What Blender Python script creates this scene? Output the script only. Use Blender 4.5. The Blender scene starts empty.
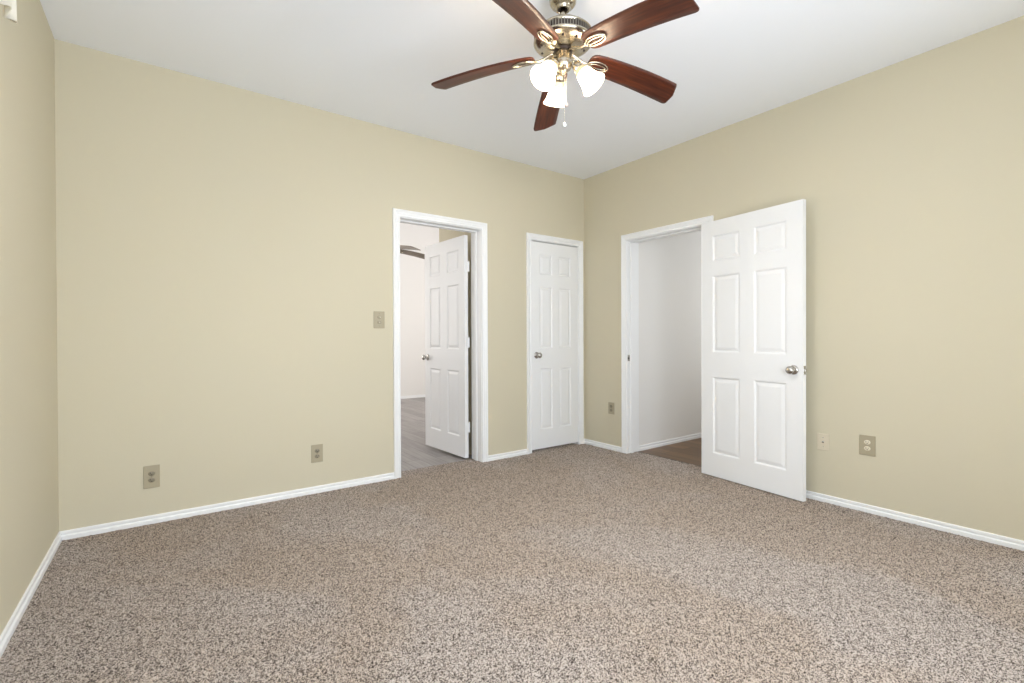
import bpy, bmesh, math, random
from mathutils import Vector, Matrix
random.seed(7)
PI = math.pi
SC = bpy.context.scene
COL = SC.collection

# ------------------------------------------------------------------ camera
cam_d = bpy.data.cameras.new('camera')
cam_d.sensor_width = 36.0
cam_d.lens = 483.19 / 1024 * 36.0
cam_d.shift_y = -1.17 / 1024
cam_d.clip_start = 0.05
cam = bpy.data.objects.new('camera', cam_d)
_yaw, _pitch, _roll = 0.6339, -0.0058, -0.0038
_F0, _R0, _U0 = Vector((math.sin(_yaw), math.cos(_yaw), 0)), Vector((math.cos(_yaw), -math.sin(_yaw), 0)), Vector((0, 0, 1))
_F = _F0 * math.cos(_pitch) + _U0 * math.sin(_pitch)
_U1 = _U0 * math.cos(_pitch) - _F0 * math.sin(_pitch)
_R = _R0 * math.cos(_roll) + _U1 * math.sin(_roll)
_U = _U1 * math.cos(_roll) - _R0 * math.sin(_roll)
cam.matrix_world = Matrix(((_R.x, _U.x, -_F.x, -3.5817), (_R.y, _U.y, -_F.y, -3.602), (_R.z, _U.z, -_F.z, 1.1036), (0, 0, 0, 1)))
COL.objects.link(cam)
SC.camera = cam

# ------------------------------------------------------------------ view, world, added fill lights
SC.view_settings.view_transform = 'Standard'
SC.view_settings.look = 'None'
SC.view_settings.gamma = 1.0
SC.view_settings.use_curve_mapping = False
SC.view_settings.exposure = 0.42
SC.cycles.use_denoising = True
SC.cycles.max_bounces = 16
SC.cycles.diffuse_bounces = 10
SC.cycles.sample_clamp_indirect = 6.0

W = bpy.data.worlds.new('world')
SC.world = W
W.use_nodes = True
W.node_tree.nodes['Background'].inputs[0].default_value = (0.75, 0.85, 1.0, 1)
W.node_tree.nodes['Background'].inputs[1].default_value = 1.0


def area(name, loc, direction, sx, sy, power, color):
    d = bpy.data.lights.new(name, 'AREA')
    d.shape = 'RECTANGLE'
    d.size, d.size_y = sx, sy
    d.energy = power
    d.color = color
    o = bpy.data.objects.new(name, d)
    o.location = loc
    o.rotation_euler = Vector(direction).to_track_quat('-Z', 'Y').to_euler()
    COL.objects.link(o)
    return o


# fill lights added out of view, at added windows and in the rooms beyond
area('added_fill_rear', (-2.70, -4.10, 1.22), (0, 1, 0.08), 2.2, 1.15, 58, (0.85, 0.92, 1.0))
area('added_fill_right', (-0.02, -3.69, 0.85), (-1, 0.15, 0.0), 0.7, 0.6, 13, (0.85, 0.92, 1.0))  # added with its window to brighten the left and back walls
area('added_fill_left', (-4.01, -2.75, 1.45), (1, 0, 0), 1.3, 1.1, 3, (0.88, 0.94, 1.0))
area('added_fill_next_room', (-3.5, 3.5, 1.7), (1, 0.35, 0.1), 2.0, 2.0, 102, (1.0, 0.97, 0.94))  # added to brighten the next room; no window is built there
area('added_fill_next_room_side', (1.95, 3.2, 1.6), (-1, 0.5, 0.1), 1.6, 1.6, 35, (1.0, 0.95, 0.91))  # added to brighten the far wall without lighting the open door's face
area('added_fill_hall', (2.05, -1.3, 1.5), (-1, 0, 0), 0.9, 1.6, 9, (0.95, 0.98, 1.0))  # light added inside the windowless hall
BULB_STRENGTH = 1050.0


# ------------------------------------------------------------------ materials
def mat(name, color=(0.8, 0.8, 0.8), rough=0.5, metal=0.0, **kw):
    m = bpy.data.materials.new(name)
    m.use_nodes = True
    b = m.node_tree.nodes['Principled BSDF']
    b.inputs['Base Color'].default_value = (*color, 1)
    b.inputs['Roughness'].default_value = rough
    b.inputs['Metallic'].default_value = metal
    for k, v in kw.items():
        b.inputs[k].default_value = v
    return m


def nodes_of(m):
    nt = m.node_tree
    return nt, nt.nodes, nt.links, nt.nodes['Principled BSDF']


def add_bump(m, scale, strength, dist=0.002, detail=3.0):
    nt, N, L, b = nodes_of(m)
    tc = N.new('ShaderNodeTexCoord')
    nz = N.new('ShaderNodeTexNoise')
    nz.inputs['Scale'].default_value = scale
    nz.inputs['Detail'].default_value = detail
    bp = N.new('ShaderNodeBump')
    bp.inputs['Strength'].default_value = strength
    bp.inputs['Distance'].default_value = dist
    L.new(tc.outputs['Object'], nz.inputs['Vector'])
    L.new(nz.outputs['Fac'], bp.inputs['Height'])
    L.new(bp.outputs['Normal'], b.inputs['Normal'])
    return m


M_WALL = add_bump(mat('beige_wall_paint', (0.612, 0.562, 0.428), 0.85), 90, 0.12)
M_WHITEWALL = add_bump(mat('white_wall_paint', (0.80, 0.785, 0.76), 0.85), 90, 0.1)
M_CEIL = add_bump(mat('ceiling_paint', (0.885, 0.91, 0.965), 0.9), 120, 0.15)
M_TRIM = mat('white_trim_paint', (0.855, 0.86, 0.865), 0.38)
M_DOOR = add_bump(mat('white_door_paint', (0.84, 0.845, 0.855), 0.42), 60, 0.04)
M_NICKEL = mat('brushed_nickel', (0.52, 0.465, 0.37), 0.24, 1.0)
M_GUN = mat('dark_nickel', (0.27, 0.245, 0.205), 0.3, 1.0)  # darker nickel for the vent ribs
M_SATIN = mat('satin_nickel', (0.55, 0.53, 0.50), 0.25, 1.0)
M_DARK = mat('dark_metal', (0.05, 0.035, 0.03), 0.4, 0.6)
M_SLOT = mat('dark_slot', (0.03, 0.027, 0.022), 0.7)
M_TAN = mat('tan_plastic', (0.40, 0.35, 0.245), 0.45)
M_TAN_DARK = mat('aged_tan_plastic', (0.27, 0.235, 0.165), 0.5)
M_IVORY = mat('ivory_plastic', (0.70, 0.64, 0.50), 0.4)
M_CREAM = mat('cream_plastic', (0.66, 0.59, 0.46), 0.4)
M_CHAIN = mat('pull_chain_metal', (0.80, 0.77, 0.70), 0.25, 1.0)
M_PULL = mat('clear_pull_ball', (0.80, 0.82, 0.82), 0.1)
M_PULLW = mat('rose_pull_ball', (0.62, 0.50, 0.47), 0.3)
M_FABRIC = add_bump(mat('off_white_fabric', (0.78, 0.74, 0.64), 0.9), 300, 0.2)
M_RUBBER = mat('threshold_strip', (0.06, 0.05, 0.045), 0.6)


def ramp(N, stops, interp='LINEAR'):
    r = N.new('ShaderNodeValToRGB')
    r.color_ramp.interpolation = interp
    e = r.color_ramp.elements
    e[0].position, e[0].color = stops[0][0], (*stops[0][1], 1)
    e[1].position, e[1].color = stops[1][0], (*stops[1][1], 1)
    for p_, c in stops[2:]:
        k = e.new(p_)
        k.color = (*c, 1)
    return r


def carpet():
    m = mat('speckled_carpet', rough=1.0)
    nt, N, L, b = nodes_of(m)
    b.inputs['Specular IOR Level'].default_value = 0.05
    b.inputs['Sheen Weight'].default_value = 0.3
    b.inputs['Sheen Tint'].default_value = (1.0, 0.88, 0.80, 1)
    b.inputs['Diffuse Roughness'].default_value = 1.0
    tc = N.new('ShaderNodeTexCoord')
    # yarn tufts
    wp = N.new('ShaderNodeTexNoise')
    wp.inputs['Scale'].default_value = 60
    wp.inputs['Detail'].default_value = 2
    mx = N.new('ShaderNodeMix')
    mx.data_type = 'VECTOR'
    mx.inputs[0].default_value = 0.012
    L.new(tc.outputs['Object'], wp.inputs['Vector'])
    L.new(tc.outputs['Object'], mx.inputs[4])
    L.new(wp.outputs['Color'], mx.inputs[5])
    vo = N.new('ShaderNodeTexVoronoi')
    vo.inputs['Scale'].default_value = 255
    L.new(mx.outputs[1], vo.inputs['Vector'])
    sep = N.new('ShaderNodeSeparateColor')
    L.new(vo.outputs['Color'], sep.inputs[0])
    n1 = N.new('ShaderNodeTexNoise')
    n1.inputs['Scale'].default_value = 225
    n1.inputs['Detail'].default_value = 4
    n1.inputs['Roughness'].default_value = 0.7
    L.new(tc.outputs['Object'], n1.inputs['Vector'])
    mm = N.new('ShaderNodeMath')
    mm.operation = 'MULTIPLY_ADD'
    mm.inputs[1].default_value = 0.55
    L.new(sep.outputs[0], mm.inputs[0])
    m2 = N.new('ShaderNodeMath')
    m2.operation = 'MULTIPLY_ADD'
    m2.inputs[1].default_value = 1.5
    m2.inputs[2].default_value = -0.53
    L.new(n1.outputs['Fac'], m2.inputs[0])
    L.new(m2.outputs[0], mm.inputs[2])
    r = ramp(N, [(0.22, (0.018, 0.011, 0.007)), (0.32, (0.075, 0.055, 0.040)),
                 (0.44, (0.188, 0.150, 0.120)), (0.60, (0.515, 0.442, 0.374))])
    L.new(mm.outputs[0], r.inputs[0])
    # broad trodden / vacuumed patches of the pile
    n2 = N.new('ShaderNodeTexNoise')
    n2.inputs['Scale'].default_value = 0.9
    n2.inputs['Detail'].default_value = 4
    n2.inputs['Distortion'].default_value = 0.6
    L.new(tc.outputs['Object'], n2.inputs['Vector'])
    r2 = ramp(N, [(0.44, (0.97, 0.92, 0.87)), (0.56, (1.03, 1.03, 1.05))])
    L.new(n2.outputs['Fac'], r2.inputs[0])
    mc = N.new('ShaderNodeMix')
    mc.data_type = 'RGBA'
    mc.blend_type = 'MULTIPLY'
    mc.inputs[0].default_value = 1.0
    L.new(r.outputs[0], mc.inputs[6])
    L.new(r2.outputs[0], mc.inputs[7])
    L.new(mc.outputs[2], b.inputs['Base Color'])
    bp = N.new('ShaderNodeBump')
    bp.inputs['Strength'].default_value = 0.6
    bp.inputs['Distance'].default_value = 0.004
    L.new(mm.outputs[0], bp.inputs['Height'])
    L.new(bp.outputs['Normal'], b.inputs['Normal'])
    return m


M_CARPET = carpet()


def planks(name, dark, mid, light, rough):
    """wood-look planks running along the object's Y axis"""
    m = mat(name, rough=rough)
    nt, N, L, b = nodes_of(m)
    tc = N.new('ShaderNodeTexCoord')
    mp = N.new('ShaderNodeMapping')
    mp.inputs['Rotation'].default_value = (0, 0, PI / 2)
    L.new(tc.outputs['Object'], mp.inputs['Vector'])
    br = N.new('ShaderNodeTexBrick')
    br.inputs['Scale'].default_value = 1.0
    br.inputs['Brick Width'].default_value = 1.2
    br.inputs['Row Height'].default_value = 0.15
    br.inputs['Mortar Size'].default_value = 0.0022
    br.inputs['Color1'].default_value = (0, 0, 0, 1)
    br.inputs['Color2'].default_value = (1, 1, 1, 1)
    br.inputs['Mortar'].default_value = (0.0, 0.0, 0.0, 1)
    br.offset = 0.37
    L.new(mp.outputs[0], br.inputs['Vector'])
    st = N.new('ShaderNodeMapping')
    st.inputs['Scale'].default_value = (28, 1.6, 1)
    L.new(tc.outputs['Object'], st.inputs['Vector'])
    nz = N.new('ShaderNodeTexNoise')
    nz.inputs['Scale'].default_value = 1.6
    nz.inputs['Detail'].default_value = 6
    nz.inputs['Roughness'].default_value = 0.65
    L.new(st.outputs[0], nz.inputs['Vector'])
    mm = N.new('ShaderNodeMath')
    mm.operation = 'MULTIPLY_ADD'
    mm.inputs[1].default_value = 0.35
    L.new(br.outputs['Color'], mm.inputs[0])
    m2 = N.new('ShaderNodeMath')
    m2.operation = 'MULTIPLY_ADD'
    m2.inputs[1].default_value = 1.3
    m2.inputs[2].default_value = -0.32
    L.new(nz.outputs['Fac'], m2.inputs[0])
    L.new(m2.outputs[0], mm.inputs[2])
    r = ramp(N, [(0.1, dark), (0.5, mid), (0.9, light)])
    L.new(mm.outputs[0], r.inputs[0])
    mc = N.new('ShaderNodeMix')
    mc.data_type = 'RGBA'
    mc.inputs[7].default_value = (*[c * 0.45 for c in dark], 1)
    L.new(br.outputs['Fac'], mc.inputs[0])
    L.new(r.outputs[0], mc.inputs[6])
    L.new(mc.outputs[2], b.inputs['Base Color'])
    return m


M_GREYFLOOR = planks('grey_wood_planks', (0.135, 0.120, 0.112), (0.235, 0.213, 0.202), (0.36, 0.333, 0.318), 0.35)
M_BROWNFLOOR = planks('brown_wood_planks', (0.075, 0.036, 0.012), (0.150, 0.079, 0.030), (0.25, 0.142, 0.060), 0.4)


def blade_wood(name, dark, mid, light):
    m = mat(name, rough=0.40)
    nt, N, L, b = nodes_of(m)
    b.inputs['Specular IOR Level'].default_value = 0.45
    tc = N.new('ShaderNodeTexCoord')
    mp = N.new('ShaderNodeMapping')
    mp.inputs['Scale'].default_value = (3.0, 55.0, 20.0)
    L.new(tc.outputs['Object'], mp.inputs['Vector'])
    nz = N.new('ShaderNodeTexNoise')
    nz.inputs['Scale'].default_value = 1.4
    nz.inputs['Detail'].default_value = 5
    nz.inputs['Distortion'].default_value = 0.4
    L.new(mp.outputs[0], nz.inputs['Vector'])
    r = ramp(N, [(0.25, dark), (0.5, mid), (0.8, light)])
    L.new(nz.outputs['Fac'], r.inputs[0])
    L.new(r.outputs[0], b.inputs['Base Color'])
    return m


M_BLADE = blade_wood('mahogany_blade', (0.028, 0.0052, 0.0025), (0.066, 0.0135, 0.0045), (0.13, 0.031, 0.009))
M_BLADE2 = blade_wood('weathered_brown_blade', (0.15, 0.12, 0.09), (0.22, 0.18, 0.14), (0.30, 0.25, 0.20))


def glass_shade(name, color, glow, opaque, body):
    """frosted glass of a lit lamp: lets the bulb's light through and glows"""
    m = bpy.data.materials.new(name)
    m.use_nodes = True
    nt = m.node_tree
    N, L = nt.nodes, nt.links
    N.remove(N['Principled BSDF'])
    out = N['Material Output']
    tr = N.new('ShaderNodeBsdfTranslucent')
    tr.inputs[0].default_value = (0.94, 0.84, 0.66, 1)
    df = N.new('ShaderNodeBsdfDiffuse')
    df.inputs[0].default_value = (*body, 1)
    mx = N.new('ShaderNodeMixShader')
    mx.inputs[0].default_value = opaque
    L.new(tr.outputs[0], mx.inputs[1])
    L.new(df.outputs[0], mx.inputs[2])
    gl = N.new('ShaderNodeBsdfGlossy')
    gl.inputs['Roughness'].default_value = 0.25
    m2 = N.new('ShaderNodeMixShader')
    m2.inputs[0].default_value = 0.06
    L.new(mx.outputs[0], m2.inputs[1])
    L.new(gl.outputs[0], m2.inputs[2])
    em = N.new('ShaderNodeEmission')
    em.inputs[0].default_value = (*color, 1)
    em.inputs[1].default_value = glow
    ad = N.new('ShaderNodeAddShader')
    L.new(m2.outputs[0], ad.inputs[0])
    L.new(em.outputs[0], ad.inputs[1])
    L.new(ad.outputs[0], out.inputs['Surface'])
    return m


def emitter(name, color, strength):
    m = bpy.data.materials.new(name)
    m.use_nodes = True
    nt = m.node_tree
    N, L = nt.nodes, nt.links
    N.remove(N['Principled BSDF'])
    e = N.new('ShaderNodeEmission')
    e.inputs[0].default_value = (*color, 1)
    e.inputs[1].default_value = strength
    L.new(e.outputs[0], N['Material Output'].inputs['Surface'])
    return m


M_SHADE = glass_shade('frosted_shade_glass', (1.0, 0.87, 0.70), 9.5, 0.6, (0.9, 0.88, 0.84))
M_NECK = glass_shade('cream_shade_glass', (1.0, 0.80, 0.46), 0.42, 1.0, (0.26, 0.22, 0.15))
M_BULB = emitter('lit_bulb', (1.0, 0.975, 0.94), BULB_STRENGTH)


# ------------------------------------------------------------------ mesh helpers
def box(bm, x0, x1, y0, y1, z0, z1, bev=0.0, seg=2):
    t = bmesh.new()
    bmesh.ops.create_cube(t, size=1.0)
    for v in t.verts:
        v.co = Vector((x0 + (v.co.x + .5) * (x1 - x0), y0 + (v.co.y + .5) * (y1 - y0), z0 + (v.co.z + .5) * (z1 - z0)))
    if bev > 0:
        bmesh.ops.bevel(t, geom=t.edges[:], offset=bev, segments=seg, affect='EDGES', profile=0.5)
    merge(bm, t)


def merge(bm, t, M=None):
    me = bpy.data.meshes.new('tmp')
    if M is not None:
        t.transform(M)
    t.to_mesh(me)
    t.free()
    bm.from_mesh(me)
    bpy.data.meshes.remove(me)


def lathe(bm, prof, n=40, M=None, smooth=True):
    """profile of (radius, z) turned about Z"""
    t = bmesh.new()
    rings = []
    for r, z in prof:
        if r < 1e-5:
            rings.append([t.verts.new((0, 0, z))])
        else:
            rings.append([t.verts.new((r * math.cos(2 * PI * k / n), r * math.sin(2 * PI * k / n), z)) for k in range(n)])
    for a, b in zip(rings, rings[1:]):
        if len(a) == 1 and len(b) == 1:
            continue
        for k in range(n):
            k2 = (k + 1) % n
            if len(a) == 1:
                f = t.faces.new((a[0], b[k], b[k2]))
            elif len(b) == 1:
                f = t.faces.new((a[k], b[0], a[k2]))
            else:
                f = t.faces.new((a[k], b[k], b[k2], a[k2]))
            f.smooth = smooth
    bmesh.ops.recalc_face_normals(t, faces=t.faces[:])
    merge(bm, t, M)


def tube(bm, pts, r, n=10, closed=False, squash=1.0):
    """round tube along a list of points; r is a number or a list"""
    t = bmesh.new()
    pts = [Vector(p_) for p_ in pts]
    m = len(pts)
    rings = []
    up = Vector((0, 0, 1))
    for i, p_ in enumerate(pts):
        a = pts[(i - 1) % m] if (closed or i > 0) else p_
        b = pts[(i + 1) % m] if (closed or i < m - 1) else p_
        d = (b - a).normalized()
        ref = up if abs(d.dot(up)) < 0.95 else Vector((1, 0, 0))
        s = d.cross(ref).normalized()
        u = s.cross(d).normalized()
        rr = r[i] if isinstance(r, (list, tuple)) else r
        rings.append([t.verts.new(p_ + s * rr * math.cos(2 * PI * k / n) + u * rr * squash * math.sin(2 * PI * k / n)) for k in range(n)])
    rng = range(m) if closed else range(m - 1)
    for i in rng:
        a, b = rings[i], rings[(i + 1) % m]
        for k in range(n):
            f = t.faces.new((a[k], a[(k + 1) % n], b[(k + 1) % n], b[k]))
            f.smooth = True
    if not closed:
        t.faces.new(rings[0])
        t.faces.new(rings[-1])
    bmesh.ops.recalc_face_normals(t, faces=t.faces[:])
    merge(bm, t)


def extrude_profile(bm, prof, A, B, nrm):
    """closed profile of (out, z) swept from A to B (points on the wall), nrm = direction out of the wall"""
    A, B, nrm = Vector((*A, 0)), Vector((*B, 0)), Vector((*nrm, 0))
    ra = [bm.verts.new(A + nrm * d + Vector((0, 0, z))) for d, z in prof]
    rb = [bm.verts.new(B + nrm * d + Vector((0, 0, z))) for d, z in prof]
    n = len(prof)
    fs = [bm.faces.new((ra[k], ra[(k + 1) % n], rb[(k + 1) % n], rb[k])) for k in range(n)]
    fs += [bm.faces.new(ra), bm.faces.new(rb)]
    bmesh.ops.recalc_face_normals(bm, faces=fs)


def obj(name, bm, m, parent=None, loc=None, rot=None):
    me = bpy.data.meshes.new(name)
    bm.to_mesh(me)
    bm.free()
    me.materials.append(m)
    o = bpy.data.objects.new(name, me)
    COL.objects.link(o)
    if parent:
        o.parent = parent
    if loc:
        o.location = loc
    if rot:
        o.rotation_euler = rot
    return o


def empty(name, loc, rotz=0.0):
    o = bpy.data.objects.new(name, None)
    o.empty_display_size = 0.1
    o.location = loc
    o.rotation_euler = (0, 0, rotz)
    COL.objects.link(o)
    return o


def tag(o, label, cat, group=None, kind=None):
    o['label'] = label
    o['category'] = cat
    if group:
        o['group'] = group
    if kind:
        o['kind'] = kind
    return o


def struct(name, bm, m, label, cat):
    return tag(obj(name, bm, m), label, cat, kind='structure')


# ------------------------------------------------------------------ room shell
H = 2.74          # ceiling height
LX = -4.0208        # left wall
RY = -4.12        # rear wall (behind the camera)
TB = 0.165        # thickness of the back wall
TR = 0.165        # thickness of the right wall
# door openings: faces of the jambs
D1 = (-2.0284, -1.2717, 2.056)     # back wall doorway (x0, x1, head)
D2 = (-0.7017, -0.0890, 2.0323)   # narrow closed door in the back wall
D3 = (-0.5688, -1.3861, 2.0085)     # right wall doorway (y far, y near, head)
J = 0.019

import numpy as np


def carpet_mesh():
    """tufted pile: a fine height field over the room and into the doorways"""
    g = 0.0038
    rng = np.random.default_rng(5)
    x0, y0 = LX - 0.02, RY - 0.02
    nx, ny = int((0.141 - x0) / g) + 1, int((0.150 - y0) / g) + 1
    X = np.linspace(x0, 0.141, nx)
    Y = np.linspace(y0, 0.150, ny)
    gx, gy = np.meshgrid(X, Y)
    h = rng.random((ny, nx))
    h2 = rng.random((ny // 3 + 2, nx // 3 + 2)).repeat(3, 0).repeat(3, 1)[:ny, :nx]
    z = -0.0050 + 0.0065 * h + 0.0035 * h2
    jx = (rng.random((ny, nx)) - 0.5) * g * 0.7
    jy = (rng.random((ny, nx)) - 0.5) * g * 0.7
    jx[:, (0, -1)] = 0
    jy[(0, -1), :] = 0
    co = np.stack([gx + jx, gy + jy, z], -1).astype(np.float32)
    inside = (gx < 0.012) & (gy < 0.012)
    way1 = (gx > D1[0] - 0.005) & (gx < D1[1] + 0.005)
    way2 = (gx > D2[0] - 0.005) & (gx < D2[1] + 0.005) & (gy < 0.08)
    way3 = (gy < D3[0] + 0.005) & (gy > D3[1] - 0.005)
    keep = inside | ((way1 | way2) & (gx < 0)) | (way3 & (gy < 0))
    kf = keep[:-1, :-1] & keep[1:, :-1] & keep[:-1, 1:] & keep[1:, 1:]
    iy, ix = np.nonzero(kf)
    a = iy * nx + ix
    q = np.stack([a, a + 1, a + nx + 1, a + nx], -1)
    used = np.unique(q)
    remap = np.zeros(nx * ny, np.int64)
    remap[used] = np.arange(len(used))
    q = remap[q].astype(np.int32)
    co = co.reshape(-1, 3)[used]
    me = bpy.data.meshes.new('floor')
    me.vertices.add(len(co))
    me.vertices.foreach_set('co', co.ravel())
    me.loops.add(q.size)
    me.loops.foreach_set('vertex_index', q.ravel())
    me.polygons.add(len(q))
    me.polygons.foreach_set('loop_start', np.arange(0, q.size, 4, dtype=np.int32))
    me.update(calc_edges=True)
    me.polygons.foreach_set('use_smooth', np.ones(len(q), dtype=bool))
    me.materials.append(M_CARPET)
    o = bpy.data.objects.new('floor', me)
    COL.objects.link(o)
    return o


tag(carpet_mesh(), 'speckled beige brown carpet covering the empty bedroom', 'floor', kind='structure')

bm = bmesh.new()
box(bm, LX - 0.1, 0.1, RY - 0.1, 0.1, H, H + 0.08)
struct('ceiling', bm, M_CEIL, 'flat white bedroom ceiling that carries the wooden fan', 'ceiling')

bm = bmesh.new()
x = [LX - 0.12, D1[0] - J, D1[1] + J, D2[0] - J, D2[1] + J, 0.0]
for a, b in ((0, 1), (2, 3), (4, 5)):
    box(bm, x[a], x[b], 0, TB, -0.05, H + 0.05)
box(bm, x[1], x[2], 0, TB, D1[2] + J, H + 0.05)
box(bm, x[3], x[4], 0, TB, D2[2] + J, H + 0.05)
struct('wall_back', bm, M_WALL, 'beige wall with the hall doorway and the narrow closed door', 'wall')

WX = (-4.06, -3.32, 0.52, 1.20)  # opening for the added right window
bm = bmesh.new()
box(bm, 0, TR, D3[0] + J, TB, -0.05, H + 0.05)
box(bm, 0, TR, WX[1], D3[1] - J, -0.05, H + 0.05)
box(bm, 0, TR, RY - 0.1, WX[0], -0.05, H + 0.05)
box(bm, 0, TR, WX[0], WX[1], -0.05, WX[2])
box(bm, 0, TR, WX[0], WX[1], WX[3], H + 0.05)
box(bm, 0, TR, D3[1] - J, D3[0] + J, D3[2] + J, H + 0.05)
struct('wall_right', bm, M_WALL, 'beige wall behind the wide open white door', 'wall')

# left wall with an added window beside the camera (out of the frame)
WL = (-3.30, -1.95, 0.85, 2.05)
bm = bmesh.new()
box(bm, LX - 0.12, LX, WL[1], 0, -0.05, H + 0.05)
box(bm, LX - 0.12, LX, RY - 0.1, WL[0], -0.05, H + 0.05)
box(bm, LX - 0.12, LX, WL[0], WL[1], -0.05, WL[2])
box(bm, LX - 0.12, LX, WL[0], WL[1], WL[3], H + 0.05)
SK = 0.0142       # the left wall is not quite square to the back wall
for v in bm.verts:
    v.co.x += SK * v.co.y
struct('wall_left', bm, M_WALL, 'beige wall along the left edge with a valance high up', 'wall')

WR = (-3.85, -1.55, 0.60, 1.84)  # opening for the added rear window
bm = bmesh.new()
box(bm, LX, WR[0], RY - 0.12, RY, -0.05, H + 0.05)
box(bm, WR[1], 0, RY - 0.12, RY, -0.05, H + 0.05)
box(bm, WR[0], WR[1], RY - 0.12, RY, -0.05, WR[2])
box(bm, WR[0], WR[1], RY - 0.12, RY, WR[3], H + 0.05)
struct('wall_rear', bm, M_WALL, 'beige wall with the added wide window behind the viewer', 'wall')


def added_window_frame(name, horizontal, c, a0, a1, z0, z1, label):
    """white frame of an added, unseen window with a meeting rail, set in a wall opening"""
    e = tag(empty(name, (0, 0, 0)), label, 'window', kind='structure')
    f = bmesh.new()

    def put(u0, u1, w0, w1):
        if horizontal:
            box(f, u0, u1, c - 0.03, c + 0.03, w0, w1, 0.004)
        else:
            box(f, c - 0.03, c + 0.03, u0, u1, w0, w1, 0.004)
    put(a0, a0 + 0.05, z0, z1)
    put(a1 - 0.05, a1, z0, z1)
    put(a0 + 0.05, a1 - 0.05, z0, z0 + 0.05)
    put(a0 + 0.05, a1 - 0.05, z1 - 0.05, z1)
    put((a0 + a1) / 2 - 0.025, (a0 + a1) / 2 + 0.025, z0 + 0.05, z1 - 0.05)
    obj('added_window_frame', f, M_TRIM, e)


added_window_frame('added_window_1', True, RY - 0.08, WR[0], WR[1], WR[2], WR[3], 'added wide white framed window behind the viewer')  # windows added out of view to carry the fill lights
added_window_frame('added_window_2', False, LX - 0.08, WL[0], WL[1], WL[2], WL[3], 'added white framed window under the valance on the left wall')
added_window_frame('added_window_3', False, 0.09, WX[0], WX[1], WX[2], WX[3], 'added white framed window at the viewer end of the right wall')

# ------------------------------------------------------------------ baseboards
BASE = [(0, 0.050), (0.004, 0.050), (0.0075, 0.0475), (0.0085, 0.043), (0.0085, 0.036), (0.0050, 0.032),
        (0.0050, 0.027), (0.0125, 0.023), (0.0135, 0.020), (0.0135, 0.0), (0, 0.0)]
CW = 0.057        # casing width


def baseboard(name, A, B, nrm, label, z=0.0, m=M_TRIM):
    b = bmesh.new()
    extrude_profile(b, [(d, h + z) for d, h in BASE], A, B, nrm)
    return struct(name, b, m, label, 'baseboard')


baseboard('baseboard_left', (LX + SK * RY, RY), (LX, 0), (1, 0), 'white baseboard along the left wall')
baseboard('baseboard_back_outlets', (LX, 0), (D1[0] - 0.005 - CW, 0), (0, -1), 'long white baseboard under the two outlets left of the hall doorway')
baseboard('baseboard_back_middle', (D1[1] + 0.005 + CW, 0), (D2[0] - 0.005 - CW, 0), (0, -1), 'short white baseboard between the hall doorway and the narrow door')
baseboard('baseboard_back_corner', (D2[1] + 0.005 + CW, 0), (0, 0), (0, -1), 'tiny white baseboard stub between narrow door and room corner')
baseboard('baseboard_right_far', (0, 0), (0, D3[0] + 0.005 + CW), (-1, 0), 'short white baseboard between room corner and the right doorway')
baseboard('baseboard_right_near', (0, D3[1] - 0.005 - CW), (0, RY), (-1, 0), 'white baseboard running from the open white door to the right edge')

# ------------------------------------------------------------------ door frames
CAS = [(0.0, 0.0), (0.0, 0.008), (0.002, 0.0110), (0.009, 0.0115), (0.013, 0.0055), (0.019, 0.0050), (0.022, 0.0080), (0.036, 0.0125),
       (0.042, 0.0170), (0.054, 0.0170), (0.057, 0.013), (0.057, 0.0)]   # (outward from opening, out of wall)


def casing(b, P, u0, u1, head, top_w=CW):
    """P(u, d, z) maps wall coordinates to the room; mitred U-shaped moulding"""
    stations = []
    k = top_w / CW
    for w, d in CAS:
        stations.append([P(u0 - w, d, 0), P(u0 - w, d, head + w * k), P(u1 + w, d, head + w * k), P(u1 + w, d, 0)])
    V = [[b.verts.new(q) for q in s] for s in stations]
    n = len(V)
    fs = []
    for i in range(n):
        j = (i + 1) % n
        for s in range(3):
            fs.append(b.faces.new((V[i][s], V[j][s], V[j][s + 1], V[i][s + 1])))
    fs.append(b.faces.new([V[i][0] for i in range(n)]))
    fs.append(b.faces.new([V[i][3] for i in range(n)]))
    bmesh.ops.recalc_face_normals(b, faces=fs)


def pbox(b, P, u0, u1, d0, d1, z0, z1, bev=0.0):
    a, c = P(u0, d0, z0), P(u1, d1, z1)
    box(b, min(a[0], c[0]), max(a[0], c[0]), min(a[1], c[1]), max(a[1], c[1]), z0, z1, bev)


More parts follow.
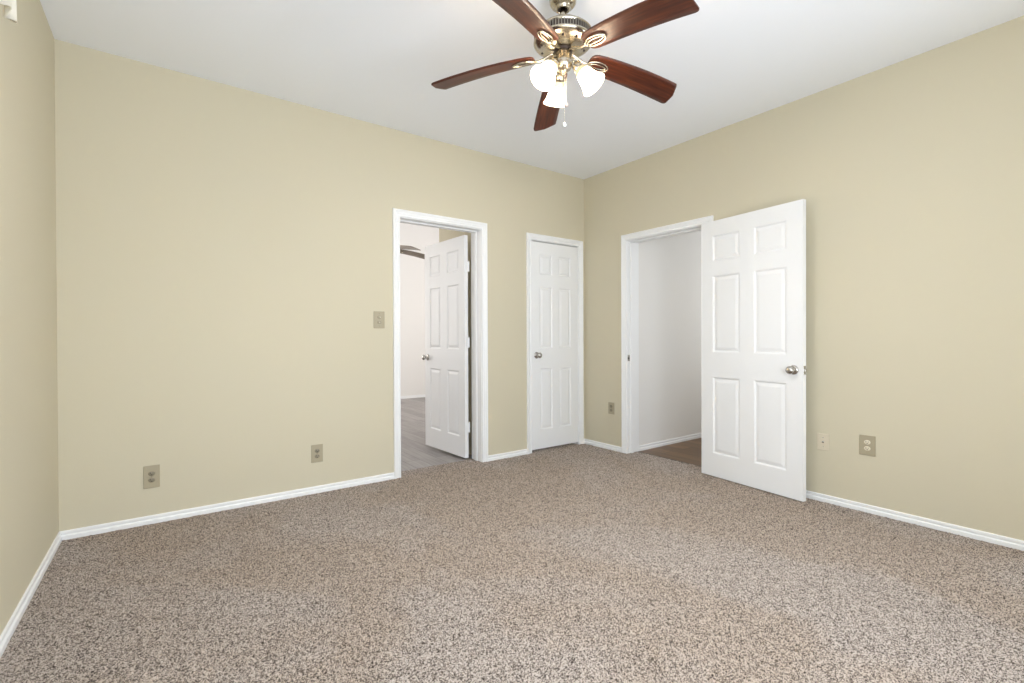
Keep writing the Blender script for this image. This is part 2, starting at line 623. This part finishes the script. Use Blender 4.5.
def door_frame(name, label, P, u0, u1, head, T, stop_d, both=True, strike=None):
    """u grows along the wall; d is distance out of the wall into the room (negative = inside the wall)"""
    e = tag(empty(name, (0, 0, 0)), label, 'door frame', kind='structure')
    b = bmesh.new()
    casing(b, P, u0 - 0.005, u1 + 0.005, head + 0.005)
    obj('casing', b, M_TRIM, e)
    if both:
        b = bmesh.new()
        casing(b, lambda u, d, z: P(u, -T - d, z), u0 - 0.005, u1 + 0.005, head + 0.005)
        obj('casing', b, M_TRIM, e)
    b = bmesh.new()
    pbox(b, P, u0 - J, u0, -T, 0, 0, head + J, 0.0015)
    pbox(b, P, u1, u1 + J, -T, 0, 0, head + J, 0.0015)
    pbox(b, P, u0, u1, -T, 0, head, head + J, 0.0015)
    obj('jamb', b, M_TRIM, e)
    b = bmesh.new()
    s0, s1 = stop_d
    pbox(b, P, u0, u0 + 0.011, s1, s0, 0, head, 0.002)
    pbox(b, P, u1 - 0.011, u1, s1, s0, 0, head, 0.002)
    pbox(b, P, u0 + 0.011, u1 - 0.011, s1, s0, head - 0.011, head, 0.002)
    obj('door_stop', b, M_TRIM, e)
    if strike:
        u, d, z, sgn = strike
        b = bmesh.new()
        pbox(b, P, u, u + sgn * 0.0016, d - 0.014, d + 0.016, z - 0.029, z + 0.029)
        pbox(b, P, u - sgn * 0.001, u + sgn * 0.004, d + 0.012, d + 0.019, z - 0.014, z + 0.014, 0.001)
        sp = obj('strike_plate', b, M_SATIN, e)
        sp['label'] = 'satin nickel strike plate'
        b = bmesh.new()
        pbox(b, P, u + sgn * 0.0008, u + sgn * 0.0022, d - 0.007, d + 0.009, z - 0.012, z + 0.012)
        obj('bolt_hole', b, M_SLOT, sp)
    return e


PB = lambda u, d, z: Vector((u, -d, z))            # back wall, u = x
PR = lambda u, d, z: Vector((-d, -u, z))           # right wall, u = -y
door_frame('trim_1', 'white casing around the doorway to the grey floored room', PB, D1[0], D1[1], D1[2], TB, (-0.065, -0.105))
door_frame('trim_2', 'white casing around the narrow closed door', PB, D2[0], D2[1], D2[2], TB, (-0.042, -0.075), both=False)
door_frame('trim_3', 'white casing around the doorway with the brown floor', PR, -D3[0], -D3[1], D3[2], TR, (-0.042, -0.080),
           strike=(-D3[0], -0.02, 0.905, 1))

# ------------------------------------------------------------------ doors
ZP = [(0.178, 0.776), (0.968, 1.563), (1.678, 1.876)]        # panels above the leaf's foot


def door_leaf(Wd, Hd, T, cols):
    """six-panel door: x 0..Wd from the hinge, y 0..T, z 0..Hd, both faces moulded"""
    b = bmesh.new()
    zs = [0.0]
    for a, c in ZP:
        zs += [a * Hd / 1.99, c * Hd / 1.99]
    zs.append(Hd)
    xs = [0.0] + [q for c in cols for q in c] + [Wd]
    for face in (0, 1):
        yf, sg = (0.0, 1) if face == 0 else (T, -1)
        grid = {}

        def vert(i, k):
            if (i, k) not in grid:
                grid[(i, k)] = b.verts.new((xs[i], yf, zs[k]))
            return grid[(i, k)]
        for i in range(len(xs) - 1):
            for k in range(len(zs) - 1):
                ring = [vert(i, k), vert(i + 1, k), vert(i + 1, k + 1), vert(i, k + 1)]
                if i % 2 == 1 and k % 2 == 1:
                    x0, x1, z0, z1 = xs[i], xs[i + 1], zs[k], zs[k + 1]
                    for ins, dep in ((0.004, 0.0015), (0.012, 0.0075), (0.017, 0.0075), (0.036, 0.0025), (0.039, 0.0018)):
                        nr = [b.verts.new(q) for q in ((x0 + ins, yf + sg * dep, z0 + ins), (x1 - ins, yf + sg * dep, z0 + ins),
                                                       (x1 - ins, yf + sg * dep, z1 - ins), (x0 + ins, yf + sg * dep, z1 - ins))]
                        for s in range(4):
                            b.faces.new((ring[s], ring[(s + 1) % 4], nr[(s + 1) % 4], nr[s]))
                        ring = nr
                    b.faces.new(ring)
                else:
                    b.faces.new(ring)
    bmesh.ops.recalc_face_normals(b, faces=b.faces[:])
    # edges of the leaf
    q = [b.verts.new(v) for v in ((0, 0, 0), (Wd, 0, 0), (Wd, T, 0), (0, T, 0), (0, 0, Hd), (Wd, 0, Hd), (Wd, T, Hd), (0, T, Hd))]
    for f in ((0, 1, 2, 3), (4, 5, 6, 7), (1, 2, 6, 5), (0, 3, 7, 4)):
        b.faces.new([q[s] for s in f])
    bmesh.ops.remove_doubles(b, verts=b.verts[:], dist=1e-5)
    bmesh.ops.recalc_face_normals(b, faces=b.faces[:])
    return b


KNOB = [(0.0, 0.064), (0.008, 0.0635), (0.018, 0.060), (0.0255, 0.053), (0.0275, 0.046), (0.025, 0.039), (0.017, 0.031),
        (0.0115, 0.024), (0.011, 0.014), (0.0145, 0.010)]
ROSE = [(0.0145, 0.010), (0.024, 0.0085), (0.030, 0.005), (0.0325, 0.0), (0.0, 0.0)]


def knob(parent, x, y, z, side):
    """side -1 points to -y, +1 to +y of the door's own axes"""
    M = Matrix.Translation((x, y, z)) @ Matrix.Rotation(-side * PI / 2, 4, 'X')
    b = bmesh.new()
    lathe(b, KNOB, 28, M)
    k = obj('door_knob', b, M_SATIN, parent)
    k['label'] = 'satin nickel knob'
    b = bmesh.new()
    lathe(b, ROSE, 28, M)
    obj('rosette', b, M_SATIN, k)
    return k


def hinge(parent, z, leaf_side, T, pin):
    """hinge at the leaf's hinge edge (x=0): barrel at the pin and one leaf on the edge, one towards the jamb"""
    px, py = pin
    b = bmesh.new()
    for s in range(3):
        M = Matrix.Translation((px, py, z - 0.045 + s * 0.0305))
        lathe(b, [(0, 0), (0.0058, 0), (0.0058, 0.029), (0, 0.029)], 14, M, False)
    lathe(b, [(0, 0), (0.004, 0.001), (0.0045, 0.005), (0, 0.008)], 12, Matrix.Translation((px, py, z + 0.045)))
    hh = obj('hinge', b, M_TRIM, parent)
    b = bmesh.new()
    y0, y1 = sorted((py, leaf_side))
    box(b, -0.0012, 0.0012, y0, y1, z - 0.0445, z + 0.0445, 0.0005, 1)
    obj('hinge_leaf', b, M_TRIM, hh)
    return hh


def door(name, label, loc, rot, Wd, Hd, T, y0, cols, knob_z, knob_x, pin, knob_sides, latch=False, knob_y=None):
    e = tag(empty(name, loc, rot), label, 'door', kind='structure')
    b = door_leaf(Wd, Hd, T, cols)
    leaf = obj('door_leaf', b, M_DOOR, e, (pin[2], y0, 0))
    for s in knob_sides:
        knob(e, knob_x + pin[2], y0 + (0 if s < 0 else T), knob_z, s)
    for z in (0.27, 1.03, 1.71):
        h_ = hinge(e, z * Hd / 1.99, y0 + T * 0.55, T, (0.0, 0.0))
    if latch:
        b = bmesh.new()
        box(b, Wd + pin[2] - 0.0005, Wd + pin[2] + 0.0015, y0 + T / 2 - 0.0125, y0 + T / 2 + 0.0125, knob_z - 0.029, knob_z + 0.029, 0.0008, 1)
        lp = obj('latch_plate', b, M_SATIN, e)
        lp['label'] = 'satin nickel latch plate'
        b = bmesh.new()
        box(b, Wd + pin[2], Wd + pin[2] + 0.012, y0 + T / 2 - 0.007, y0 + T / 2 + 0.007, knob_z - 0.010, knob_z + 0.010, 0.002)
        obj('latch_bolt', b, M_SATIN, lp)
    return e


TD = 0.035
# door_1: hangs on the far side of the back wall, swung into the next room
c1 = [(0.098, 0.308), (0.430, 0.640)]
door('door_1', 'white six panel door standing open into the grey floored room', (-1.2927, TB + 0.007, 0.0116), math.radians(92.52),
     0.738, 2.022, TD, 0.008, c1, 0.895, 0.685, (0, 0, 0.004), (-1, 1))
# door_2: the narrow closed door, flush in its frame, hinged on the right
c2 = [(0.098, 0.262), (0.343, 0.507)]
door('door_2', 'narrow white six panel door, closed, in the back wall beside the room corner', (D2[1] - 0.001, -0.006, 0.027), PI,
     0.6065, 1.996, TD, -TD - 0.007, c2, 0.905, 0.546, (0, 0, 0.003), (1,))
# door_3: wide door swung back against the right wall
c3 = [(0.106, 0.341), (0.453, 0.692)]
door('door_3', 'wide white six panel door swung fully open against the right wall', (-0.0103, -1.3776, 0.010), math.radians(-96.56),
     0.802, 1.999, TD, -TD - 0.010, c3, 0.869, 0.740, (0, 0, 0.002), (-1, 1), latch=True)


# ------------------------------------------------------------------ ceiling fan
FAN = Vector((-2.0354, -1.9120, 2.6745))      # foot of the canopy; the canopy itself reaches the ceiling
tip_drop = 0.0705


def blade_mesh():
    """blade along +X, drooping outward and pitched; z measured from the ceiling"""
    b = bmesh.new()
    st = [(0.142, 0.026, 0.026), (0.146, 0.039, 0.039), (0.155, 0.049, 0.049), (0.175, 0.056, 0.056), (0.22, 0.060, 0.060), (0.30, 0.063, 0.063),
          (0.38, 0.0655, 0.0655), (0.46, 0.068, 0.068), (0.54, 0.0695, 0.0695), (0.60, 0.070, 0.070), (0.638, 0.070, 0.070), (0.646, 0.0698, 0.058),
          (0.657, 0.068, 0.032), (0.665, 0.063, 0.012), (0.669, 0.056, 0.002)]
    th = math.radians(-13)
    t = 0.0028
    cols = 6
    rows = {}
    for s in (1, -1):
        for i, (r, wp, wm) in enumerate(st):
            zc = (2.4745 - H) - tip_drop * (r / 0.66) ** 2
            for k in range(cols + 1):
                q = -wm + (wp + wm) * k / cols
                rows[(s, i, k)] = b.verts.new((r, q * math.cos(th) - s * t * math.sin(th), zc + q * math.sin(th) + s * t * math.cos(th)))
    n = len(st)
    for s in (1, -1):
        for i in range(n - 1):
            for k in range(cols):
                f = b.faces.new((rows[(s, i, k)], rows[(s, i + 1, k)], rows[(s, i + 1, k + 1)], rows[(s, i, k + 1)]))
                f.smooth = True
    for i in range(n - 1):
        for k in (0, cols):
            b.faces.new((rows[(1, i, k)], rows[(1, i + 1, k)], rows[(-1, i + 1, k)], rows[(-1, i, k)]))
    for i in (0, n - 1):
        for k in range(cols):
            b.faces.new((rows[(1, i, k)], rows[(1, i, k + 1)], rows[(-1, i, k + 1)], rows[(-1, i, k)]))
    bmesh.ops.recalc_face_normals(b, faces=b.faces[:])
    return b


def iron_mesh():
    b = bmesh.new()
    th = math.radians(-13)

    def P(r, q, lift=0.0):
        zc = (2.4745 - H) - tip_drop * (r / 0.66) ** 2 - 0.0075 - lift
        return (r, q * math.cos(th), zc + q * math.sin(th))
    for (rc, a, w, tr) in ((0.197, 0.056, 0.027, 0.0042), (0.197, 0.045, 0.0115, 0.0032)):
        tube(b, [P(rc + a * math.cos(2 * PI * k / 32), w * math.sin(2 * PI * k / 32), 0.002) for k in range(32)], tr, 8, True)
    tube(b, [(0.038, 0, 2.489 - H), (0.060, 0, 2.486 - H), (0.085, 0, 2.474 - H), (0.112, 0, 2.463 - H), (0.142, 0, 2.461 - H), P(0.160, 0, 0.002)],
         [0.007, 0.007, 0.0065, 0.006, 0.006, 0.005], 10)
    for q in (-0.016, 0.016):
        lathe(b, [(0, -0.004), (0.006, -0.003), (0.006, 0.004), (0, 0.004)], 10, Matrix.Translation(P(0.158, q)))
    return b


def chain(parent, x, y, z0, z1, ball_r, m):
    b = bmesh.new()
    n = int((z0 - z1) / 0.006)
    for k in range(n):
        t = bmesh.new()
        bmesh.ops.create_icosphere(t, subdivisions=1, radius=0.0020, matrix=Matrix.Translation((x, y, z0 - k * 0.006)))
        merge(b, t)
    tube(b, [(x, y, z0), (x, y, z1)], 0.0009, 6)
    c = obj('pull_chain', b, M_CHAIN, parent)
    b = bmesh.new()
    lathe(b, [(0, 1.25 * ball_r), (0.35 * ball_r, 1.15 * ball_r), (0.8 * ball_r, 0.65 * ball_r), (ball_r, 0), (0.8 * ball_r, -0.6 * ball_r), (0.4 * ball_r, -0.92 * ball_r), (0, -ball_r)],
          18, Matrix.Translation((x, y, z1)))
    obj('pull_ball', b, m, c)


def make_fan(loc, label, angles, wood, metal, lit, drop=0.0, scale=1.0, cz=-0.07):
    """drop lengthens the rod under a higher ceiling"""
    e = tag(empty('ceiling_fan', loc), label, 'ceiling fan')
    e.scale = (scale, scale, scale)
    zz = lambda z: z - H - drop
    off = (0, 0, -drop)
    b = bmesh.new()
    lathe(b, [(r_, z_ + cz) for r_, z_ in ((0, 0.088), (0.064, 0.088), (0.066, 0.075), (0.0665, 0.034), (0.064, 0.016), (0.057, 0.006), (0.046, -0.001),
              (0.038, -0.004), (0.0365, -0.010), (0.034, -0.016), (0.030, -0.018), (0.026, -0.017), (0.024, 0.004), (0.0, 0.004))], 40)
    ca = obj('canopy', b, metal, e)
    b = bmesh.new()
    lathe(b, [(0.0236, -0.0150 + cz), (0.0236, 0.003 + cz), (0.010, 0.003 + cz)], 32)
    obj('canopy_opening_shade', b, M_DARK, ca)  # dark liner paints the shade inside the canopy's hole
    b = bmesh.new()
    lathe(b, [(0, 0.003 + cz), (0.0105, 0.003 + cz), (0.0105, zz(2.645)), (0, zz(2.645))], 20)
    obj('downrod', b, metal, e)
    b = bmesh.new()
    lathe(b, [(0, zz(2.650)), (0.018, zz(2.650)), (0.022, zz(2.634)), (0.060, zz(2.626)), (0.098, zz(2.610)), (0.124, zz(2.592)), (0.138, zz(2.580)),
              (0.1425, zz(2.575)), (0.1425, zz(2.570)), (0.1365, zz(2.567)), (0.1365, zz(2.541)), (0.1440, zz(2.538)), (0.1440, zz(2.532)),
              (0.137, zz(2.524)), (0.118, zz(2.513)), (0.088, zz(2.504)), (0.062, zz(2.500)), (0.046, zz(2.499)), (0, zz(2.499))], 56)
    mo = obj('motor_housing', b, metal, e)
    b = bmesh.new()
    lathe(b, [(0.1368, zz(2.567)), (0.1372, zz(2.566)), (0.1372, zz(2.542)), (0.1368, zz(2.541))], 56)
    obj('vent_band', b, M_DARK, mo)
    b = bmesh.new()
    for k in range(64):
        t = bmesh.new()
        box(t, 0.136, 0.1405, -0.0025, 0.0025, zz(2.5675), zz(2.5405), 0.001, 1)
        merge(b, t, Matrix.Rotation(2 * PI * k / 64, 4, 'Z'))
    obj('vent_ribs', b, M_GUN, mo)
    if lit:
        b = bmesh.new()
        lathe(b, [(0, -0.003), (0.0045, -0.003), (0.006, -0.001), (0.006, 0.004), (0, 0.004)], 12)
        sc0 = obj('housing_screw', b, M_DARK, mo)
        for k in range(10):
            a = 2 * PI * k / 10 + 0.2
            sc_ = sc0 if k == 0 else sc0.copy()
            if k:
                COL.objects.link(sc_)
            sc_.location = (0.108 * math.cos(a), 0.108 * math.sin(a), zz(2.5095))
    b = bmesh.new()
    lathe(b, [(0, zz(2.4995)), (0.044, zz(2.4995)), (0.045, zz(2.498)), (0.045, zz(2.490)), (0.042, zz(2.489)), (0, zz(2.489))], 32)
    obj('flywheel', b, M_DARK, e)
    b0, i0 = obj('blade', blade_mesh(), wood, e, off), None
    i0 = obj('blade_iron', iron_mesh(), metal, b0)
    b0.rotation_euler = (0, 0, math.radians(angles[0]))
    for a in angles[1:]:
        bb = b0.copy()
        COL.objects.link(bb)
        bb.rotation_euler = (0, 0, math.radians(a))
        ii = i0.copy()
        COL.objects.link(ii)
        ii.parent = bb
    # light kit
    b = bmesh.new()
    lathe(b, [(0, zz(2.490)), (0.037, zz(2.490)), (0.0405, zz(2.486)), (0.0405, zz(2.450)), (0.044, zz(2.446)), (0.047, zz(2.438)), (0.046, zz(2.424)), (0.038, zz(2.408)),
              (0.024, zz(2.399)), (0.012, zz(2.396)), (0.010, zz(2.388)), (0.006, zz(2.383)), (0, zz(2.382))], 36)
    kit = obj('light_kit', b, metal, e)
    if lit:
        tilt = math.radians(38)
        for az in (63, 188, 308):
            a = math.radians(az)
            R = Matrix.Rotation(a, 4, 'Z')
            # local frame: z axis of the shade points down and outward
            Nk = Vector((0.080, 0, zz(2.397)))
            ax = Vector((math.sin(tilt), 0, -math.cos(tilt)))
            F = R @ Matrix.Translation(Nk) @ ax.to_track_quat('Z', 'Y').to_matrix().to_4x4()
            b = bmesh.new()
            tube(b, [R @ Vector((0.036, 0, zz(2.432))), R @ Vector((0.050, 0, zz(2.440))), R @ Vector((0.060, 0, zz(2.432))), R @ (Nk - ax * 0.028)], 0.0065, 10)
            lathe(b, [(0, -0.036), (0.014, -0.036), (0.022, -0.030), (0.025, -0.014), (0.0275, 0.006), (0.0255, 0.007), (0.0225, -0.010), (0, -0.012)], 28, F)
            arm = obj('light_arm', b, metal, e)
            b = bmesh.new()
            outer = [(0.0358, 0.0290), (0.0395, 0.045), (0.0440, 0.066), (0.0500, 0.088), (0.0570, 0.103), (0.0630, 0.112)]
            inner = [(r_ - 0.003, s_) for r_, s_ in reversed(outer)]
            lathe(b, outer + [(0.0630, 0.1135), (0.0600, 0.1135)] + inner, 40, F)
            sh = obj('lamp_shade', b, M_SHADE, e)
            b = bmesh.new()
            lathe(b, [(0.0225, 0.0), (0.0255, 0.000), (0.0285, 0.008), (0.0345, 0.024), (0.0358, 0.0290), (0.0328, 0.0290), (0.0315, 0.024), (0.0255, 0.008), (0.0225, 0.0)], 40, F)
            obj('shade_neck', b, M_NECK, sh)['label'] = 'cream tinted neck of the glass shade'
            b = bmesh.new()
            lathe(b, [(0, 0.097), (0.010, 0.095), (0.018, 0.087), (0.0205, 0.076), (0.018, 0.064), (0.011, 0.050), (0.0095, 0.040)], 24, F)
            bu = obj('light_bulb', b, M_BULB, e)
            b = bmesh.new()
            lathe(b, [(0.0, 0.042), (0.0105, 0.042), (0.0115, 0.036), (0.0115, -0.012), (0, -0.012)], 20, F)
            obj('bulb_socket', b, metal, bu)
        # pull chains hang from the near side of the kit
        chain(e, -0.0209, -0.0318, zz(2.415), 2.126 - H, 0.0105, M_PULL)
        chain(e, -0.0093, -0.0304, zz(2.415), 2.227 - H, 0.0110, M_PULLW)
    return e


make_fan(FAN, 'five blade mahogany ceiling fan with three lit bell shades', (129.9, 57.9, -14.1, -84.3, 203.9), M_BLADE, M_NICKEL, True, drop=-0.0089, scale=0.96, cz=-0.021)


# ------------------------------------------------------------------ wall plates
def plate(name, label, cat, loc, rot, w, h, m, kind, recep_m, group=None):
    """own axes: x along the wall, -y out of the wall, z up; origin at the plate's centre on the wall"""
    e = tag(empty(name, loc, rot), label, cat, group)
    b = bmesh.new()
    box(b, -w / 2, w / 2, -0.0055, 0.0, -h / 2, h / 2, 0.0022, 3)
    obj('cover_plate', b, m, e)

    def disc(bm_, x, z, r, d0, d1, sq=1.0):
        lathe(bm_, [(0, d1), (r * 0.93, d1), (r, d1 - 0.0008), (r, d0), (0, d0)], 20,
              Matrix.Translation((x, 0, z)) @ Matrix.Rotation(PI / 2, 4, 'X') @ Matrix.Diagonal((1, sq, 1, 1)))
    if kind == 'duplex':
        for s in (1, -1):
            z = s * 0.0195
            b = bmesh.new()
            disc(b, 0, z, 0.0172, 0.003, 0.0075, 0.83)
            rc = obj('receptacle', b, recep_m, e)
            b = bmesh.new()
            box(b, -0.0075, -0.0052, -0.0082, -0.006, z - 0.001, z + 0.0075)
            box(b, 0.0050, 0.0070, -0.0082, -0.006, z, z + 0.0065)
            disc(b, 0, z - 0.0072, 0.0027, 0.006, 0.0082)
            obj('outlet_slots', b, M_SLOT, rc)
        b = bmesh.new()
        disc(b, 0, 0, 0.0034, 0.004, 0.0068)
        obj('plate_screw', b, M_SATIN if recep_m is not M_TAN_DARK else recep_m, e)
    elif kind == 'jack':
        b = bmesh.new()
        disc(b, 0, 0, 0.0075, 0.004, 0.0075)
        disc(b, 0, 0, 0.0048, 0.004, 0.013)
        j = obj('cable_jack', b, M_SATIN, e)
        b = bmesh.new()
        disc(b, 0, 0, 0.0022, 0.004, 0.0135)
        obj('jack_pin', b, M_SLOT, j)
        for s in (1, -1):
            b = bmesh.new()
            disc(b, 0, s * 0.030, 0.0034, 0.004, 0.0066)
            obj('plate_screw', b, M_SATIN, e)
    elif kind == 'switch':
        for s in (1, -1):
            z = s * 0.020
            b = bmesh.new()
            box(b, -0.0135, 0.0135, -0.0065, -0.004, z - 0.0085, z + 0.0085, 0.0008, 1)
            sl = obj('toggle_slot', b, M_TAN_DARK, e)
            b = bmesh.new()
            t = bmesh.new()
            box(t, -0.0055, 0.0055, -0.017, 0.0, -0.004, 0.004, 0.0015, 2)
            merge(b, t, Matrix.Translation((-0.003 if s > 0 else 0.003, -0.004, z)) @ Matrix.Rotation((0.45 if s > 0 else -0.45), 4, 'Z'))
            obj('toggle_lever', b, M_IVORY, sl)
        for s in (1, -1):
            b = bmesh.new()
            disc(b, 0, s * 0.048, 0.003, 0.004, 0.0064)
            obj('plate_screw', b, M_TAN_DARK, e)
    return e


plate('wall_outlet', 'tan duplex outlet near the left corner, lower left of the long beige wall', 'outlet', (-3.611, 0, 0.2807), 0, 0.079, 0.135, M_TAN, 'duplex', M_TAN_DARK)
plate('wall_outlet', 'tan duplex outlet halfway between left corner outlet and hall doorway', 'outlet', (-2.6652, 0, 0.2827), 0, 0.080, 0.127, M_TAN, 'duplex', M_TAN_DARK)
plate('wall_outlet', 'small tan outlet between the narrow door and the right doorway', 'outlet', (0, -0.3692, 0.4079), -PI / 2, 0.075, 0.114, M_TAN, 'duplex', M_TAN_DARK)
plate('wall_outlet', 'tan outlet with ivory sockets right of the wide open door', 'outlet', (0, -2.4847, 0.4203), -PI / 2, 0.087, 0.126, M_TAN, 'duplex', M_IVORY)
plate('cable_plate', 'cream cable jack plate low on the wall beside the open door edge', 'wall plate', (0, -2.2356, 0.3989), -PI / 2, 0.070, 0.110, M_CREAM, 'jack', M_CREAM)
plate('light_switch', 'tan plate with two stacked switches left of the hall doorway', 'light switch', (-2.2032, 0, 1.244), 0, 0.087, 0.130, M_TAN, 'switch', M_IVORY)

# ------------------------------------------------------------------ valance on the left wall
e = tag(empty('window_valance', (LX + SK * -1.28, -1.28, 2.165)), 'off white gathered valance high on the left wall near the top edge', 'valance')
b = bmesh.new()
ny, nz = 160, 8
L_ = 2.0
front, rows = [], []
for s in range(2):
    g = []
    for k in range(nz + 1):
        f = k / nz
        z = 0.40 * f
        row = []
        for i in range(ny + 1):
            y = -L_ * i / ny
            amp = 0.013 * (1 - 0.55 * f)
            d = 0.075 + amp * math.sin(i * 0.9 + 0.6 * math.sin(i * 0.37)) - s * 0.0025
            if i < 3:
                d *= (0.84, 0.97, 1.0)[i]
            zz_ = z + (0.008 * math.sin(i * 0.9) + (0.02 if i == 0 else 0)) * (1 - f)
            row.append(b.verts.new((d, y, zz_)))
        g.append(row)
    rows.append(g)
for s in range(2):
    for k in range(nz):
        for i in range(ny):
            f = b.faces.new((rows[s][k][i], rows[s][k][i + 1], rows[s][k + 1][i + 1], rows[s][k + 1][i]))
            f.smooth = True
for k in (0, nz):
    for i in range(ny):
        b.faces.new((rows[0][k][i], rows[0][k][i + 1], rows[1][k][i + 1], rows[1][k][i]))
for i in (0, ny):
    for k in range(nz):
        b.faces.new((rows[0][k][i], rows[0][k + 1][i], rows[1][k + 1][i], rows[1][k][i]))
bmesh.ops.recalc_face_normals(b, faces=b.faces[:])
obj('fabric', b, M_FABRIC, e)
b = bmesh.new()
box(b, 0.0, 0.062, -1.98, -0.01, 0.36, 0.375, 0.002)
for y in (-0.06, -1.0, -1.94):
    box(b, 0.0, 0.062, y - 0.01, y + 0.01, 0.30, 0.36, 0.002)
obj('mounting_board', b, M_TRIM, e)

# ------------------------------------------------------------------ the room beyond the back wall doorway
NX0, NX1, NY1, NH = -3.6, 2.0, 4.68, 3.5
bm = bmesh.new()
box(bm, NX0, NX1 + 0.1, TB, NY1 + 0.1, -0.06, -0.008)
struct('floor_next_room', bm, M_GREYFLOOR, 'grey wood plank floor seen through the left doorway', 'floor')
bm = bmesh.new()
box(bm, NX0, NX1, NY1, NY1 + 0.1, -0.05, NH)
struct('wall_next_room_far', bm, M_WHITEWALL, 'bright white wall at the far end of the next room', 'wall')
bm = bmesh.new()
box(bm, NX1, NX1 + 0.1, TB, NY1 + 0.1, -0.05, NH)
struct('wall_next_room_side', bm, M_WHITEWALL, 'white side wall of the next room hidden behind the open door', 'wall')
bm = bmesh.new()
box(bm, -1.185, -1.06, TB, 0.945, -0.05, NH)
struct('wall_next_room_right', bm, M_WALL, 'beige wall visible above the door open to the next room', 'wall')
bm = bmesh.new()
box(bm, NX0 - 0.1, NX0, TB, NY1 + 0.1, -0.05, NH)
struct('wall_next_room_left', bm, M_WHITEWALL, 'white left wall of the next room behind an added light', 'wall')
bm = bmesh.new()
box(bm, NX0, NX1, TB + 0.001, TB + 0.06, H - 0.2, NH)
struct('wall_next_room_near', bm, M_WHITEWALL, 'upper wall of the next room above the doorway', 'wall')
bm = bmesh.new()
box(bm, NX0 - 0.1, NX1 + 0.1, TB, NY1 + 0.1, NH, NH + 0.08)
struct('ceiling_next_room', bm, M_CEIL, 'high white ceiling of the next room', 'ceiling')
bm = bmesh.new()  # unseen closet shell added to keep the gap under the door dark
box(bm, -0.80, -0.74, TB, 0.80, -0.05, 2.5)
box(bm, -0.74, 0.06, 0.74, 0.80, -0.05, 2.5)
box(bm, 0.0, 0.06, TB, 0.74, -0.05, 2.5)
box(bm, -0.74, 0.0, TB, 0.74, 2.44, 2.5)
struct('wall_closet_blocker', bm, M_WHITEWALL, 'unseen closet walls added behind the narrow closed door to block light', 'wall')
baseboard('baseboard_next_room', (NX0, NY1), (NX1, NY1), (0, -1), 'white baseboard at the far end of the grey floor', -0.008)
make_fan(Vector((-1.195, 2.45, NH)), 'grey brown fan blades glimpsed through the left doorway above the door', (-4, -76, 68, 140, 212), M_BLADE2, M_NICKEL, False, drop=NH - H + 0.215)

# ------------------------------------------------------------------ the hall beyond the right doorway
HX1, HY0, HY1, HH = 2.3, -2.1, -0.540, 2.44
bm = bmesh.new()
box(bm, 0.14, HX1, HY0, HY1 + 0.08, -0.06, -0.006)
struct('floor_hall', bm, M_BROWNFLOOR, 'brown wood plank floor beyond the right doorway', 'floor')
bm = bmesh.new()
box(bm, TR, HX1, HY1, HY1 + 0.09, -0.05, HH)
struct('wall_hall', bm, M_WHITEWALL, 'plain white wall inside the right doorway', 'wall')
bm = bmesh.new()
box(bm, HX1, HX1 + 0.09, HY0, HY1 + 0.09, -0.05, HH)
struct('wall_hall_end', bm, M_WHITEWALL, 'white end wall hidden behind the wide open door', 'wall')
bm = bmesh.new()
box(bm, TR, HX1 + 0.09, HY0 - 0.09, HY0, -0.05, HH)
struct('wall_hall_near', bm, M_WHITEWALL, 'white near wall of the space behind the right doorway', 'wall')
bm = bmesh.new()
box(bm, TR, HX1 + 0.09, HY0 - 0.09, HY1 + 0.09, HH, HH + 0.08)
struct('ceiling_hall', bm, M_CEIL, 'low white ceiling beyond the right doorway', 'ceiling')
baseboard('baseboard_hall', (TR, HY1), (HX1, HY1), (0, -1), 'white baseboard on the white wall inside the right doorway', -0.006)
# dark transition strips where carpet meets planks
bm = bmesh.new()
box(bm, 0.132, 0.150, D3[1] + 0.012, D3[0] - 0.012, -0.02, 0.001, 0.002)
struct('trim_4', bm, M_RUBBER, 'thin dark strip between carpet and brown planks', 'threshold')
